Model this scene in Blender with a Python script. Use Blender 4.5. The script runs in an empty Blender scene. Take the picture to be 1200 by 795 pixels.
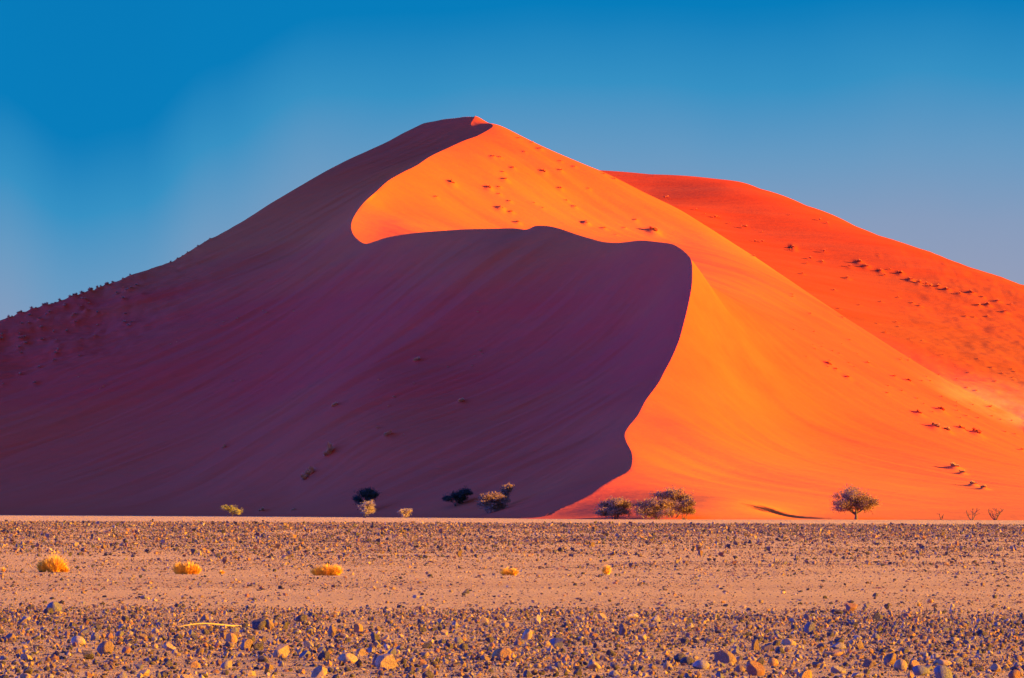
import bpy, bmesh, math, random
import numpy as np
from mathutils import Vector, Matrix, kdtree

random.seed(7)
rng = np.random.default_rng(11)
scene = bpy.context.scene
COL = scene.collection

# ---------------------------------------------------------------- camera geometry
F = 5000.0          # focal length in photo pixels (1200 px wide)
CH = 2.2            # camera height in metres
HV = 594.0          # photo row of the horizon

ROLL = 0.0033       # the photograph leans: its horizon drops slightly to the right
def unroll(u, v):
    return u + (v - HV) * ROLL, v - (u - 600.0) * ROLL
def P(u, v, D):
    """point seen at photo pixel (u, v) at distance D"""
    u, v = unroll(u, v)
    return ((u - 600.0) / F * D, D, CH + (HV - v) / F * D)

def groundD(v):
    return CH * F / (v - HV)

cam_d = bpy.data.cameras.new('camera')
cam_d.sensor_width = 36.0
cam_d.lens = F / 1200.0 * 36.0
cam_d.shift_y = (HV - 397.5) / 1200.0
cam_d.clip_start = 0.5
cam_d.clip_end = 60000.0
cam = bpy.data.objects.new('camera', cam_d)
cam.location = (0, 0, CH)
cam.rotation_euler = (math.pi / 2, -ROLL, 0)
COL.objects.link(cam)
scene.camera = cam

# ---------------------------------------------------------------- helpers
def tag(o, label=None, cat=None, group=None, kind=None):
    if label: o['label'] = label
    if cat: o['category'] = cat
    if group: o['group'] = group
    if kind: o['kind'] = kind
    return o

def np_mesh(name, verts, tris, smooth=False, colors=None, quads=False):
    me = bpy.data.meshes.new(name)
    n = len(verts); m = len(tris); k = 4 if quads else 3
    me.vertices.add(n)
    me.vertices.foreach_set('co', np.asarray(verts, dtype=np.float32).ravel())
    me.loops.add(m * k)
    me.loops.foreach_set('vertex_index', np.asarray(tris, dtype=np.int32).ravel())
    me.polygons.add(m)
    me.polygons.foreach_set('loop_start', np.arange(0, m * k, k, dtype=np.int32))
    me.polygons.foreach_set('use_smooth', np.full(m, smooth))
    if colors is not None:
        ca = me.color_attributes.new('tone', 'FLOAT_COLOR', 'POINT')
        c4 = np.ones((n, 4), dtype=np.float32); c4[:, :3] = colors
        ca.data.foreach_set('color', c4.ravel())
    me.update(calc_edges=True)
    me.validate()
    return me

def obj_from(name, me, mat, parent=None, loc=None):
    o = bpy.data.objects.new(name, me)
    if mat is not None and len(me.materials) == 0:
        me.materials.append(mat)
    COL.objects.link(o)
    if parent is not None: o.parent = parent
    if loc is not None: o.location = loc
    return o

def mat_new(name, rough=0.9):
    m = bpy.data.materials.new(name); m.use_nodes = True
    nt = m.node_tree; b = nt.nodes['Principled BSDF']
    b.inputs['Roughness'].default_value = rough
    b.inputs['Specular IOR Level'].default_value = 0.15
    return m, nt, b

def N(nt, typ, **kw):
    n = nt.nodes.new(typ)
    for k, v in kw.items(): setattr(n, k, v)
    return n

def mixrgb(nt, fac, a, b, blend='MIX'):
    n = nt.nodes.new('ShaderNodeMix'); n.data_type = 'RGBA'; n.blend_type = blend
    for s, val in ((0, fac), (6, a), (7, b)):
        if hasattr(val, 'node') or isinstance(val, bpy.types.NodeSocket):
            nt.links.new(val, n.inputs[s])
        elif s == 0: n.inputs[0].default_value = val
        else: n.inputs[s].default_value = (*val, 1)
    return n.outputs[2]

def ramp(nt, src, stops, interp='LINEAR'):
    r = nt.nodes.new('ShaderNodeValToRGB'); r.color_ramp.interpolation = interp
    e = r.color_ramp.elements
    while len(e) < len(stops): e.new(0.5)
    for i, (p, c) in enumerate(stops):
        e[i].position = p
        e[i].color = (c, c, c, 1) if not isinstance(c, tuple) else (*c, 1)
    nt.links.new(src, r.inputs[0])
    return r.outputs[0]

def coords(nt, scale=(1, 1, 1), rot=(0, 0, 0)):
    tc = nt.nodes.new('ShaderNodeTexCoord'); mp = nt.nodes.new('ShaderNodeMapping')
    mp.inputs['Scale'].default_value = scale; mp.inputs['Rotation'].default_value = rot
    nt.links.new(tc.outputs['Object'], mp.inputs[0])
    return mp.outputs[0]

def noise(nt, vec, scale, detail=4, rough=0.55):
    n = nt.nodes.new('ShaderNodeTexNoise')
    n.inputs['Scale'].default_value = scale; n.inputs['Detail'].default_value = detail
    n.inputs['Roughness'].default_value = rough
    nt.links.new(vec, n.inputs['Vector'])
    return n.outputs[0]

def bump(nt, height, strength, dist, prev=None):
    b = nt.nodes.new('ShaderNodeBump')
    b.inputs['Strength'].default_value = strength; b.inputs['Distance'].default_value = dist
    nt.links.new(height, b.inputs['Height'])
    if prev is not None: nt.links.new(prev, b.inputs['Normal'])
    return b.outputs[0]

# ---------------------------------------------------------------- light
SUN_EL = math.radians(10.3)
SUN_A = math.radians(83.0)      # from straight behind the camera round to the right
sdir = Vector((math.cos(SUN_EL) * math.sin(SUN_A), -math.cos(SUN_EL) * math.cos(SUN_A), math.sin(SUN_EL)))
sd = bpy.data.lights.new('sun', 'SUN'); sd.energy = 5.0; sd.angle = math.radians(0.5)
sd.color = (1.0, 0.57, 0.07)
so = bpy.data.objects.new('sun', sd); so.location = (200, 0, 300)
so.rotation_euler = sdir.to_track_quat('Z', 'Y').to_euler()
COL.objects.link(so)

w = bpy.data.worlds.new('World'); scene.world = w; w.use_nodes = True
nt = w.node_tree
bg = nt.nodes['Background']; bg.inputs['Strength'].default_value = 1.0
sky = nt.nodes.new('ShaderNodeTexSky'); sky.sky_type = 'NISHITA'; sky.sun_disc = False
sky.sun_elevation = SUN_EL; sky.sun_rotation = math.atan2(sdir.x, sdir.y)
sky.altitude = 800; sky.air_density = 1.0; sky.dust_density = 0.3; sky.ozone_density = 3.0
tc = nt.nodes.new('ShaderNodeTexCoord'); sx = nt.nodes.new('ShaderNodeSeparateXYZ')
nt.links.new(tc.outputs['Generated'], sx.inputs[0])
# x tilts the bands a little: deeper blue towards the left
m1 = N(nt, 'ShaderNodeMath', operation='MULTIPLY_ADD'); m1.inputs[1].default_value = -0.02; 
nt.links.new(sx.outputs[0], m1.inputs[0]); nt.links.new(sx.outputs[2], m1.inputs[2])
def lin(c): 
    return tuple(((x/255)/12.92 if x/255 <= 0.04045 else ((x/255+0.055)/1.055)**2.4) for x in c)
EXPO = 2.1
G = 2.0 ** EXPO
def vs(c): return tuple(x / G for x in lin(c))
shx = N(nt, 'ShaderNodeMath', operation='ADD'); shx.inputs[1].default_value = 0.5; nt.links.new(sx.outputs[0], shx.inputs[0])
lobe = ramp(nt, shx.outputs[0], [(0.34, 0.25), (0.38, 0.60), (0.398, 0.92), (0.412, 0.85), (0.43, 0.42), (0.455, 0.10), (0.50, 0.0)], 'EASE')
hz_ = N(nt, 'ShaderNodeTexNoise'); hz_.inputs['Scale'].default_value = 9.0; hz_.inputs['Detail'].default_value = 3.0; nt.links.new(tc.outputs['Generated'], hz_.inputs['Vector'])
m0 = N(nt, 'ShaderNodeMath', operation='MULTIPLY_ADD'); m0.inputs[1].default_value = 0.034; nt.links.new(lobe, m0.inputs[0]); nt.links.new(m1.outputs[0], m0.inputs[2])
m00 = N(nt, 'ShaderNodeMath', operation='MULTIPLY_ADD'); m00.inputs[1].default_value = 0.022; nt.links.new(hz_.outputs[0], m00.inputs[0]); nt.links.new(m0.outputs[0], m00.inputs[2])
m01 = N(nt, 'ShaderNodeMath', operation='ADD'); m01.inputs[1].default_value = -0.019; nt.links.new(m00.outputs[0], m01.inputs[0])
air = ramp(nt, m01.outputs[0], [(0.0, vs((156,160,184))), (0.036, vs((150,158,184))), (0.054, vs((136,156,188))),
     (0.072, vs((104,154,194))), (0.090, vs((52,144,195))), (0.108, vs((0,124,186))), (0.16, vs((0,119,182))),
     (0.40, (0.017, 0.030, 0.12)), (1.0, (0.014, 0.024, 0.07))])
# out-of-frame sky shaped as fill light: blue-violet from the left, warm round the sun
mx = N(nt, 'ShaderNodeMath', operation='MULTIPLY_ADD'); mx.inputs[1].default_value = 0.5; mx.inputs[2].default_value = 0.5
nt.links.new(sx.outputs[0], mx.inputs[0])
side = ramp(nt, mx.outputs[0], [(0.0, (0.75, 0.75, 1.0)), (0.40, (0.33, 0.33, 0.33)), (0.60, (0.33, 0.33, 0.33)), (0.8, (0.40, 0.22, 0.05)), (1.0, (0.5, 0.22, 0.03))])
side = mixrgb(nt, 1.0, side, (3.0, 3.0, 3.0), 'MULTIPLY')
low = ramp(nt, mx.outputs[0], [(0.15, (1.05, 2.4, 5.4)), (0.42, (1.0, 1.0, 1.0)), (0.6, (1.0, 1.0, 1.0))])
side = mixrgb(nt, 1.0, side, low, 'MULTIPLY')
air = mixrgb(nt, 1.0, air, side, 'MULTIPLY')
sk = mixrgb(nt, 1.0, sky.outputs[0], (0.0003, 0.0005, 0.001), 'MULTIPLY')
out = mixrgb(nt, 1.0, air, sk, 'ADD')
nt.links.new(out, bg.inputs['Color'])

scene.view_settings.view_transform = 'Standard'
scene.view_settings.look = 'None'
scene.view_settings.exposure = EXPO
scene.view_settings.gamma = 1.0

# ---------------------------------------------------------------- dune surfaces
def tps_fit(pts, smooth=0.0):
    p = np.array(pts, dtype=float); xy = p[:, :2] / 100.0; z = p[:, 2]
    d = np.sqrt(((xy[:, None] - xy[None]) ** 2).sum(-1))
    K = np.where(d > 0, d * d * np.log(d + 1e-12), 0.0) + np.eye(len(p)) * smooth
    A = np.zeros((len(p) + 3, len(p) + 3)); A[:len(p), :len(p)] = K
    A[:len(p), len(p)] = 1; A[:len(p), len(p)+1:] = xy
    A[len(p):, :len(p)] = A[:len(p), len(p):].T
    sol = np.linalg.lstsq(A, np.concatenate([z, [0, 0, 0]]), rcond=None)[0]
    return xy, sol

def tps_eval(fit, x, y):
    xy, sol = fit; n = len(xy)
    X = np.asarray(x, dtype=float).ravel() / 100.0; Y = np.asarray(y, dtype=float).ravel() / 100.0
    out = np.empty(len(X))
    for s in range(0, len(X), 60000):
        a = X[s:s+60000, None] - xy[None, :, 0]; b = Y[s:s+60000, None] - xy[None, :, 1]
        r2 = a * a + b * b
        out[s:s+60000] = (0.5 * r2 * np.log(r2 + 1e-20)) @ sol[:n] + sol[n] + sol[n+1] * X[s:s+60000] + sol[n+2] * Y[s:s+60000]
    return out.reshape(np.shape(x))

# the sharp crest, from behind the summit down to the toe: photo pixel and distance
CREST = [(557,136.4,1240),(554,141,1237),(551.7,146.3,1234),(555,148,1232),(562,147,1230.5),(571,144.8,1229),(577,146.2,1226),(577.5,148.5,1223),
 (573.8,151.5,1219),(559.9,159.3,1206),(543.3,165.4,1192),(523.9,174.2,1178),(504.6,183.4,1164),(488,194.4,1150),(471.3,202.7,1138),
 (454.7,212.4,1125),(440.9,224.9,1112),(427,237.3,1100),(417.4,249.8,1089),(411.8,262.2,1079),(413.2,273.3,1070),(420.1,281.6,1062),
 (428.4,285.8,1056),(439.5,283,1052),(452,278.9,1049),(471.3,275.3,1045),(490.7,272.8,1041),(518.4,270.6,1035),(546,268.9,1030),
 (573.8,268.3,1024),(601.5,267.8,1018),(616.7,269.2,1015),(627.8,265,1012),(643,265.3,1007),(656.9,268.5,1003),(676.2,275.2,997),
 (692.9,280.1,992),(706.7,283.7,988),(723.3,284.8,984),(737.1,283.5,980),(751,282,976),(767.6,283.5,971),(787,286.2,965),(798,292,961),
 (806.3,299.5,957),(810.5,306.4,953),(811.3,320.3,946),(810.5,336.9,940),(806.3,359,932),(800.8,381.2,924),(795.3,400.5,916),(787,420,907),
 (778.7,435.7,899),(771.2,449.8,892),(756.7,469.6,881),(747.5,486.8,872),(736.9,500,864),(732.2,509.2,858),(734.3,518.5,852),
 (739.6,529,845),(741.1,538.3,839),(739,548.8,832),(731.6,555.4,828),(718.4,562,823),(705.2,570,818),(692,579.2,812.5),(676.2,587.1,807.5),
 (660.3,595,802.5),(649.8,600.5,798.5),(641.3,607,793)]
def wd(D): return D if D <= 1065 else 1065 + (D - 1065) * 0.65
crest3 = np.array([P(u, v, wd(D)) for u, v, D in CREST])

# windward (sunlit) flank
Wp = list(map(tuple, crest3))
Wp += [P(u, v, D) for u, v, D in [
 # skyline and soft shoulder running down to the right
 (566,141.5,1181),(575,146,1179),(590,151,1177),(611,162,1175),(640,175,1172),(675,189,1169),(715,205,1165),(755,226,1160),(800,250,1160),(850,282,1153),
 (900,312,1140),(950,345,1122),(1000,378,1103),(1050,414,1075),(1100,450,1055),(1150,484,1035),(1200,512,1015),(1260,540,1000),
 # bowl
 (440,272,1072),(470,262,1079),(500,261,1086),(560,259,1100),(620,256,1112),(680,263,1120),(740,271,1128),(800,282,1130),(840,300,1108),
 (450,240,1092),(500,215,1112),(560,190,1135),(600,170,1156),(560,225,1118),(620,215,1134),(680,235,1138),(750,255,1138),(820,275,1136),
 # right-hand face
 (840,340,985),(880,330,1062),(930,360,1050),(980,400,1030),(835,400,935),(880,400,965),(940,430,975),(820,450,905),(870,460,925),(940,470,948),
 (1020,450,985),(1080,480,980),(1150,520,965),(800,500,872),(860,510,890),(930,520,905),(1010,520,925),(1090,540,915),(1180,560,900),
 (800,589,790),(745,592,792),(800,607,772),(740,607,774),(690,606,782),(780,540,846),(860,555,848),(940,560,852),(1020,566,855),(1110,578,850),(1200,582,850),(1300,588,850),
 (865,587,793),(890,594,791.5),(930,594,803),(1003,597,808),(1100,599,812),(1200,600,814),(1300,600,815),
 (865,608,774),(926,607.5,791),(1003,607.6,795),(1100,607.8,798),(1200,607.8,799),(1300,607.8,800)]]
Wp += [(x, 740, -9) for x in (0, 60, 120, 180)]
Wp += [(-16, 1200, 104), (0, 1210, 90), (32, 1200, 76), (70, 1170, 56), (110, 1130, 34), (150, 1095, 16), (190, 1050, 0), (60, 1290, 50), (220, 950, 0), (0, 1290, 70),
       (-5, 1062, 66), (12, 1040, 63)]
W = tps_fit(Wp)

# lee (shaded) flank
Lp = list(map(tuple, crest3))
SIL = [(557,136.4,wd(1240)),(535,137.5,1189),(518.4,139.2,1197),(496.3,144,1202),(471.3,156,1200),(452,166.7,1196),(430,176.5,1189),(407.7,186.3,1183),(380,201,1174),(345,221,1164),(313,240,1155),
 (287,257,1147),(247,279,1135),(200,305,1121),(150,324,1108),(100,343,1094),(50,359,1083),(0,374,1075),(-60,392,1062),(-140,412,1048)]
sil3 = np.array([P(*c) for c in SIL])
Lp += [tuple(q) for q in sil3[1:]]
Lp += [(x, y + 40, z + 40 * 0.26) for x, y, z in sil3[1::2]]
Lp += [P(*c) for c in [
 (390,275,1090),(350,300,1085),(300,310,1092),(250,330,1086),(180,360,1076),(100,390,1062),(0,420,1046),(-100,440,1030),
 (560,300,1004),(500,340,1000),(420,360,1016),(340,380,1030),(240,410,1032),(120,440,1028),(0,470,1020),(-100,490,1012),
 (680,340,975),(620,380,972),(540,410,972),(440,440,966),(320,470,984),(180,500,994),(60,520,994),(-60,540,990),
 (740,380,950),(700,430,935),(640,460,932),(540,490,930),(420,520,926),(280,545,946),(140,560,962),(0,575,968),(-100,585,970),
 (715,480,890),(690,520,874),(640,545,864),(560,560,872),(460,575,890),(340,585,914),(200,592,934),(60,598,944),(-80,600,952),
 (712,540,845),(690,560,836),(650,575,833),(600,590,840),(640,594,812),(620,604,806),(560,604,834),(480,604,856),(380,604,884),(240,604,914),(100,604,932),(-50,604,944)]]
Lp += [(x, y, -14) for x, y in ((-140,860),(-90,845),(-50,810),(-20,775),(-5,760))]
L = tps_fit(Lp)

# the far red ridge behind on the right
SR = [(640,206,1440),(680,204,1430),(715,204,1425),(760,204.6,1415),(793,205.6,1408),(821,208.6,1402),(843,211.3,1396),(875.5,213,1388),(886,218,1384),(901.5,223.4,1380),(940,238,1368),(977.7,252.8,1356),
 (1015,270,1345),(1040.6,280,1338),(1078,291.8,1328),(1111,304,1318),(1141,315.5,1310),(1200,336,1296),(1270,362,1280),(1350,392,1262)]
Rp = [P(*c) for c in SR]
Rp += [(x + 10, y + 60, z - 17) for x, y, z in Rp[::3]] + [(x + 20, y + 170, z - 62) for x, y, z in Rp[::3]]
Rp += [P(*c) for c in [(760,230,1360),(850,262,1320),(950,300,1280),(1050,338,1240),(1150,372,1215),(1250,402,1200),
 (800,250,1322),(900,305,1250),(1000,355,1200),(1100,398,1165),(1200,436,1140),(1300,470,1125),
 (900,340,1190),(1000,395,1140),(1100,440,1105),(1200,478,1075),(1300,505,1060),(1200,505,1035),(1300,530,1015),(1110,456,1080)]]
Rp += [(100, 1050, 12), (180, 980, 6), (150, 900, -4), (240, 900, -4)]
R = tps_fit(Rp, 0.0)

# dense crest curve for snapping
seg = np.concatenate([[0], np.cumsum(np.linalg.norm(np.diff(crest3[:, :2], axis=0), axis=1))])
def catmull(pts, k=8):
    out = []
    p = np.vstack([2*pts[0]-pts[1], pts, 2*pts[-1]-pts[-2]])
    for i in range(1, len(p) - 2):
        n = max(2, int(np.linalg.norm(p[i+1]-p[i]) / 0.12))
        t = np.linspace(0, 1, n, endpoint=False)[:, None]
        out.append(0.5*((2*p[i]) + (-p[i-1]+p[i+1])*t + (2*p[i-1]-5*p[i]+4*p[i+1]-p[i+2])*t**2 + (-p[i-1]+3*p[i]-3*p[i+1]+p[i+2])*t**3))
    out.append(p[-2][None])
    return np.vstack(out)
cd = catmull(crest3)
# continue behind the summit and in front of the toe so that the two flanks are separated everywhere
back = np.array([(cd[0, 0], cd[0, 1]), (-13, 1195), (-22, 1240), (-30, 1400), (-20, 1800), (0, 4000)], float)
front = np.array([(cd[-1, 0], cd[-1, 1]), (3.0, 785), (-4, 700), (-4, -4000)], float)
poly = np.vstack([np.array([(-9000, 4000)], float), back[::-1], cd[::2, :2], front, np.array([(-9000, -4000)], float)])

def side_left(x, y):
    """True where (x, y) lies on the lee side: even-odd test along +x"""
    sh = x.shape; x = x.ravel(); y = y.ravel(); ins = np.zeros(len(x), bool)
    ax, ay = poly[:, 0], poly[:, 1]; bx, by = np.roll(ax, -1), np.roll(ay, -1)
    for i in range(len(poly)):
        if ay[i] == by[i]: continue
        lo, hi = (ay[i], by[i]) if ay[i] < by[i] else (by[i], ay[i])
        s = _rows(y, lo, hi)
        if s is None: continue
        xs = ax[i] + (y[s] - ay[i]) / (by[i] - ay[i]) * (bx[i] - ax[i])
        ins[s] ^= x[s] < xs
    return ins.reshape(sh)
def _rows(y, lo, hi):
    a = np.searchsorted(y, lo, 'left'); b = np.searchsorted(y, hi, 'left')
    return slice(a, b) if b > a else None

def smax(a, b, k): return 0.5 * (a + b + np.sqrt((a - b) ** 2 + k * k))
def sstep(a, b, x):
    t = np.clip((x - a) / (b - a), 0, 1); return t * t * (3 - 2 * t)

def vnoise(x, y, seed=0):
    """smooth value noise"""
    def h(i, j):
        n = (i * 374761393 + j * 668265263 + seed * 1274126177) & 0xffffffff
        n = ((n ^ (n >> 13)) * 1274126177) & 0xffffffff
        return ((n ^ (n >> 16)) & 0xffff) / 65535.0
    xi = np.floor(x).astype(np.int64); yi = np.floor(y).astype(np.int64)
    fx = x - xi; fy = y - yi; fx = fx*fx*(3-2*fx); fy = fy*fy*(3-2*fy)
    return (h(xi, yi)*(1-fx)+h(xi+1, yi)*fx)*(1-fy) + (h(xi, yi+1)*(1-fx)+h(xi+1, yi+1)*fx)*fy
def fbm(x, y, o=4, seed=0):
    s = 0; a = 0.5
    for k in range(o): s = s + a * (vnoise(x * 2**k, y * 2**k, seed + k) - 0.5); a *= 0.5
    return s

def axis(lo, hi, a, b, d, g=1.12):
    mid = list(np.arange(a, b + d/2, d)); step = d; v = b; right = []
    while v < hi: step *= g; v += step; right.append(v)
    step = d; v = a; left = []
    while v > lo: step *= g; v -= step; left.append(v)
    return np.array(left[::-1] + mid + right)
GX = axis(-900, 900, -150, 175, 0.5)
GY = axis(720, 2300, 768, 1225, 0.7)

def crest_dist(x, y):
    c = crest3[:, :2]; c = np.vstack([c, (c[1:] + c[:-1]) / 2]); out = np.empty(x.size); X = x.ravel(); Y = y.ravel()
    for s in range(0, X.size, 60000):
        out[s:s+60000] = np.sqrt(((X[s:s+60000, None] - c[None, :, 0])**2 + (Y[s:s+60000, None] - c[None, :, 1])**2).min(1))
    return out.reshape(x.shape)
def height(x, y, left=None):
    cdist = crest_dist(x, y)
    if left is None: left = side_left(x, y)
    wz = tps_eval(W, x, y); lz = tps_eval(L, x, y)
    # the skyline ridge of the lee side: the back drops away behind it
    o = np.argsort(sil3[:, 0]); sxx, syy, szz = sil3[o, 0], sil3[o, 1], sil3[o, 2]
    rx = np.clip(x, sxx[0], sxx[-1])
    bz = np.interp(rx, sxx, szz) - 0.42 * (y - np.interp(rx, sxx, syy))
    lz = -smax(-lz, -bz, 0.5)
    # long low streaks of slumped and blown sand running down the slopes
    along, across = x * 0.86 + y * 0.5, x * 0.5 - y * 0.86
    lz = lz + (fbm(across / 5.0, along / 55.0, 5, 61) * 2.4 + fbm(across / 22.0, along / 160.0, 3, 63) * 3.0) * np.clip((lz + 2) / 12, 0, 1) * sstep(0, 14, cdist) * (0.12 + 0.88 * sstep(0, 22, np.interp(x, np.sort(sil3[:, 0]), sil3[np.argsort(sil3[:, 0]), 1]) - y))
    along, across = x * 0.82 - y * 0.57, x * 0.57 + y * 0.82
    wz = wz + (fbm(across / 6.0, along / 60.0, 5, 67) * 1.2 + fbm(across / 24.0, along / 160.0, 3, 69) * 1.6) * np.clip((wz + 2) / 12, 0, 1) * sstep(0, 16, cdist)
    m = np.where(left, lz, wz)
    # calm the surfaces outside the region that the flanks describe
    fade = (1 - sstep(170, 420, np.abs(x))) * (1 - sstep(1330, 1700, y))
    fadeR = (1 - sstep(230, 600, x)) * sstep(-60, 20, x) * (1 - sstep(1500, 1900, y))
    m = m * fade - 14 * (1 - fade)
    r = tps_eval(R, x, y); r = r * fadeR - 14 * (1 - fadeR)
    global RMASK
    RMASK = np.where(left, 0.0, sstep(-1.0, 15.0, r - m))
    m2 = np.where(left & (y < 1180), m, smax(m, r, 1.2))
    # hummocks on the vegetated parts
    hl = sstep(-60, -110, x) * sstep(1010, 1060, y) * 1.0
    m2 = m2 + hl * left * (fbm(x/7, y/11, 4, 5) * 2.6)
    hr = (r > m - 0.5) * (~left) * sstep(95, 130, x + (1200 - y) * 0.1)
    m2 = m2 + hr * fbm(x/6, y/10, 4, 9) * 1.0
    z = smax(m2, -0.25 + 0 * m2, 1.0)
    return z
# ---------------------------------------------------------------- dune mesh
XX, YY = np.meshgrid(GX, GY)
nx, ny = len(GX), len(GY)
left = side_left(XX, YY)
ZZ = height(XX, YY, left)
# snap the vertices nearest to the crest onto it, so that the edge is clean
kd = kdtree.KDTree(len(cd))
for i, c in enumerate(cd): kd.insert((c[0], c[1], 0), i)
kd.balance()
chg = np.zeros_like(left)
chg[:, 1:] |= left[:, 1:] != left[:, :-1]; chg[:, :-1] |= left[:, 1:] != left[:, :-1]
chg[1:] |= left[1:] != left[:-1]; chg[:-1] |= left[1:] != left[:-1]
snapped = np.zeros_like(left)
XS, YS = XX.copy(), YY.copy()
for j, i in np.argwhere(chg):
    if YY[j, i] > cd[0, 1] + 0.3 or YY[j, i] < 792.5: continue
    co, idx, d = kd.find((XX[j, i], YY[j, i], 0))
    dx, dy = cd[idx, 0] - XX[j, i], cd[idx, 1] - YY[j, i]
    if abs(dx) <= 0.30 and abs(dy) <= 0.42:
        XS[j, i], YS[j, i] = cd[idx, 0], cd[idx, 1]
        ZZ[j, i] = cd[idx, 2]; snapped[j, i] = True
gi = np.arange(nx * ny).reshape(ny, nx)
a, b, c, d = gi[:-1, :-1].ravel(), gi[:-1, 1:].ravel(), gi[1:, 1:].ravel(), gi[1:, :-1].ravel()
S = snapped.ravel()
useac = (S[a] & S[c]) | ~(S[b] & S[d])
t1 = np.where(useac[:, None], np.stack([a, b, c], 1), np.stack([a, b, d], 1))
t2 = np.where(useac[:, None], np.stack([a, c, d], 1), np.stack([b, c, d], 1))
V = np.stack([XS.ravel(), YS.ravel(), ZZ.ravel()], 1)
dune_me = np_mesh('sand_dune', V, np.vstack([t1, t2]), smooth=True)
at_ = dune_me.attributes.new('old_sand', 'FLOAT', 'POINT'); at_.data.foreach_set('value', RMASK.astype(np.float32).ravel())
dune_me.set_sharp_from_angle(angle=math.radians(14))

m, nt, b_ = mat_new('orange_dune_sand', 0.95)
b_.inputs['Specular IOR Level'].default_value = 0.0
geo = nt.nodes.new('ShaderNodeNewGeometry'); sep = nt.nodes.new('ShaderNodeSeparateXYZ')
nt.links.new(geo.outputs['Position'], sep.inputs[0])
mr = nt.nodes.new('ShaderNodeMapRange'); mr.inputs[1].default_value = 0; mr.inputs[2].default_value = 112
nt.links.new(sep.outputs[2], mr.inputs[0])
nz = noise(nt, coords(nt, (0.01, 0.03, 0.03)), 1.0, 5)
ad = N(nt, 'ShaderNodeMath', operation='MULTIPLY_ADD'); ad.inputs[1].default_value = 0.35; nt.links.new(nz, ad.inputs[0])
sub = N(nt, 'ShaderNodeMath', operation='ADD'); sub.inputs[1].default_value = -0.15
nt.links.new(mr.outputs[0], ad.inputs[2]); nt.links.new(ad.outputs[0], sub.inputs[0])
colr = ramp(nt, sub.outputs[0], [(0.0, (0.74, 0.105, 0.034)), (0.09, (0.72, 0.090, 0.034)), (0.2, (0.71, 0.082, 0.034)), (0.32, (0.71, 0.062, 0.034)), (0.48, (0.69, 0.064, 0.034)), (0.66, (0.68, 0.118, 0.034)), (0.8, (0.66, 0.100, 0.027)), (1.0, (0.62, 0.070, 0.026))])
# farther dune is redder (older sand)
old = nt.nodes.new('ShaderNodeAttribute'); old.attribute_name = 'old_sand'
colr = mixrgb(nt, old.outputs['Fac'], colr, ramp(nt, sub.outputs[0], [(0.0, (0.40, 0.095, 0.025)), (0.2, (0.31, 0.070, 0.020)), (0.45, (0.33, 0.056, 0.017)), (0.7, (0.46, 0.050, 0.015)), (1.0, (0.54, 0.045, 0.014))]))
# wind streaks down the slopes
st = noise(nt, coords(nt, (0.012, 0.10, 0.16), (0, 0, 0.9)), 1.0, 6, 0.6)
colr = mixrgb(nt, ramp(nt, st, [(0.35, 0.0), (0.7, 0.28)]), colr, (0.44, 0.10, 0.04))
# sand yellowed along the sunlit foot to paint in the brighter light there
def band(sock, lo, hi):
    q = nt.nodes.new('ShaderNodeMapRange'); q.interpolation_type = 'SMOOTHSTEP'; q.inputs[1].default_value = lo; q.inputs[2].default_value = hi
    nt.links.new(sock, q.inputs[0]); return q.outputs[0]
sunlit_foot = mixrgb(nt, 1.0, band(sep.outputs[2], 20, 2), band(sep.outputs[0], 14, 42), 'MULTIPLY')
colr = mixrgb(nt, sunlit_foot, colr, (0.74, 0.165, 0.034))
# firmer pale tan soil in the hollow between the two dunes
def band(sock, lo, hi):
    q = nt.nodes.new('ShaderNodeMapRange'); q.interpolation_type = 'SMOOTHSTEP'; q.inputs[1].default_value = lo; q.inputs[2].default_value = hi
    nt.links.new(sock, q.inputs[0]); return q.outputs[0]
k1 = mixrgb(nt, 1.0, band(sep.outputs[2], 40, 26), band(sep.outputs[0], 92, 116), 'MULTIPLY')
k1 = mixrgb(nt, 1.0, k1, band(sep.outputs[1], 1022, 1060), 'MULTIPLY')
k1 = mixrgb(nt, 1.0, k1, ramp(nt, noise(nt, coords(nt, (0.04, 0.02, 0.1)), 1.0, 5, 0.65), [(0.35, 0.2), (0.6, 0.85)]), 'MULTIPLY')
colr = mixrgb(nt, k1, colr, (0.46, 0.21, 0.10))
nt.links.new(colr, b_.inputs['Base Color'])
b1 = bump(nt, noise(nt, coords(nt, (0.03, 0.14, 0.05), (0, 0, 0.7)), 1.0, 7, 0.62), 0.5, 1.8)
b2 = bump(nt, noise(nt, coords(nt, (1, 0.35, 1)), 0.8, 3, 0.6), 0.12, 0.25, b1)
nt.links.new(b2, b_.inputs['Normal'])
M_DUNE = m
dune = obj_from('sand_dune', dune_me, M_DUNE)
tag(dune, kind='structure')

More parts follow.
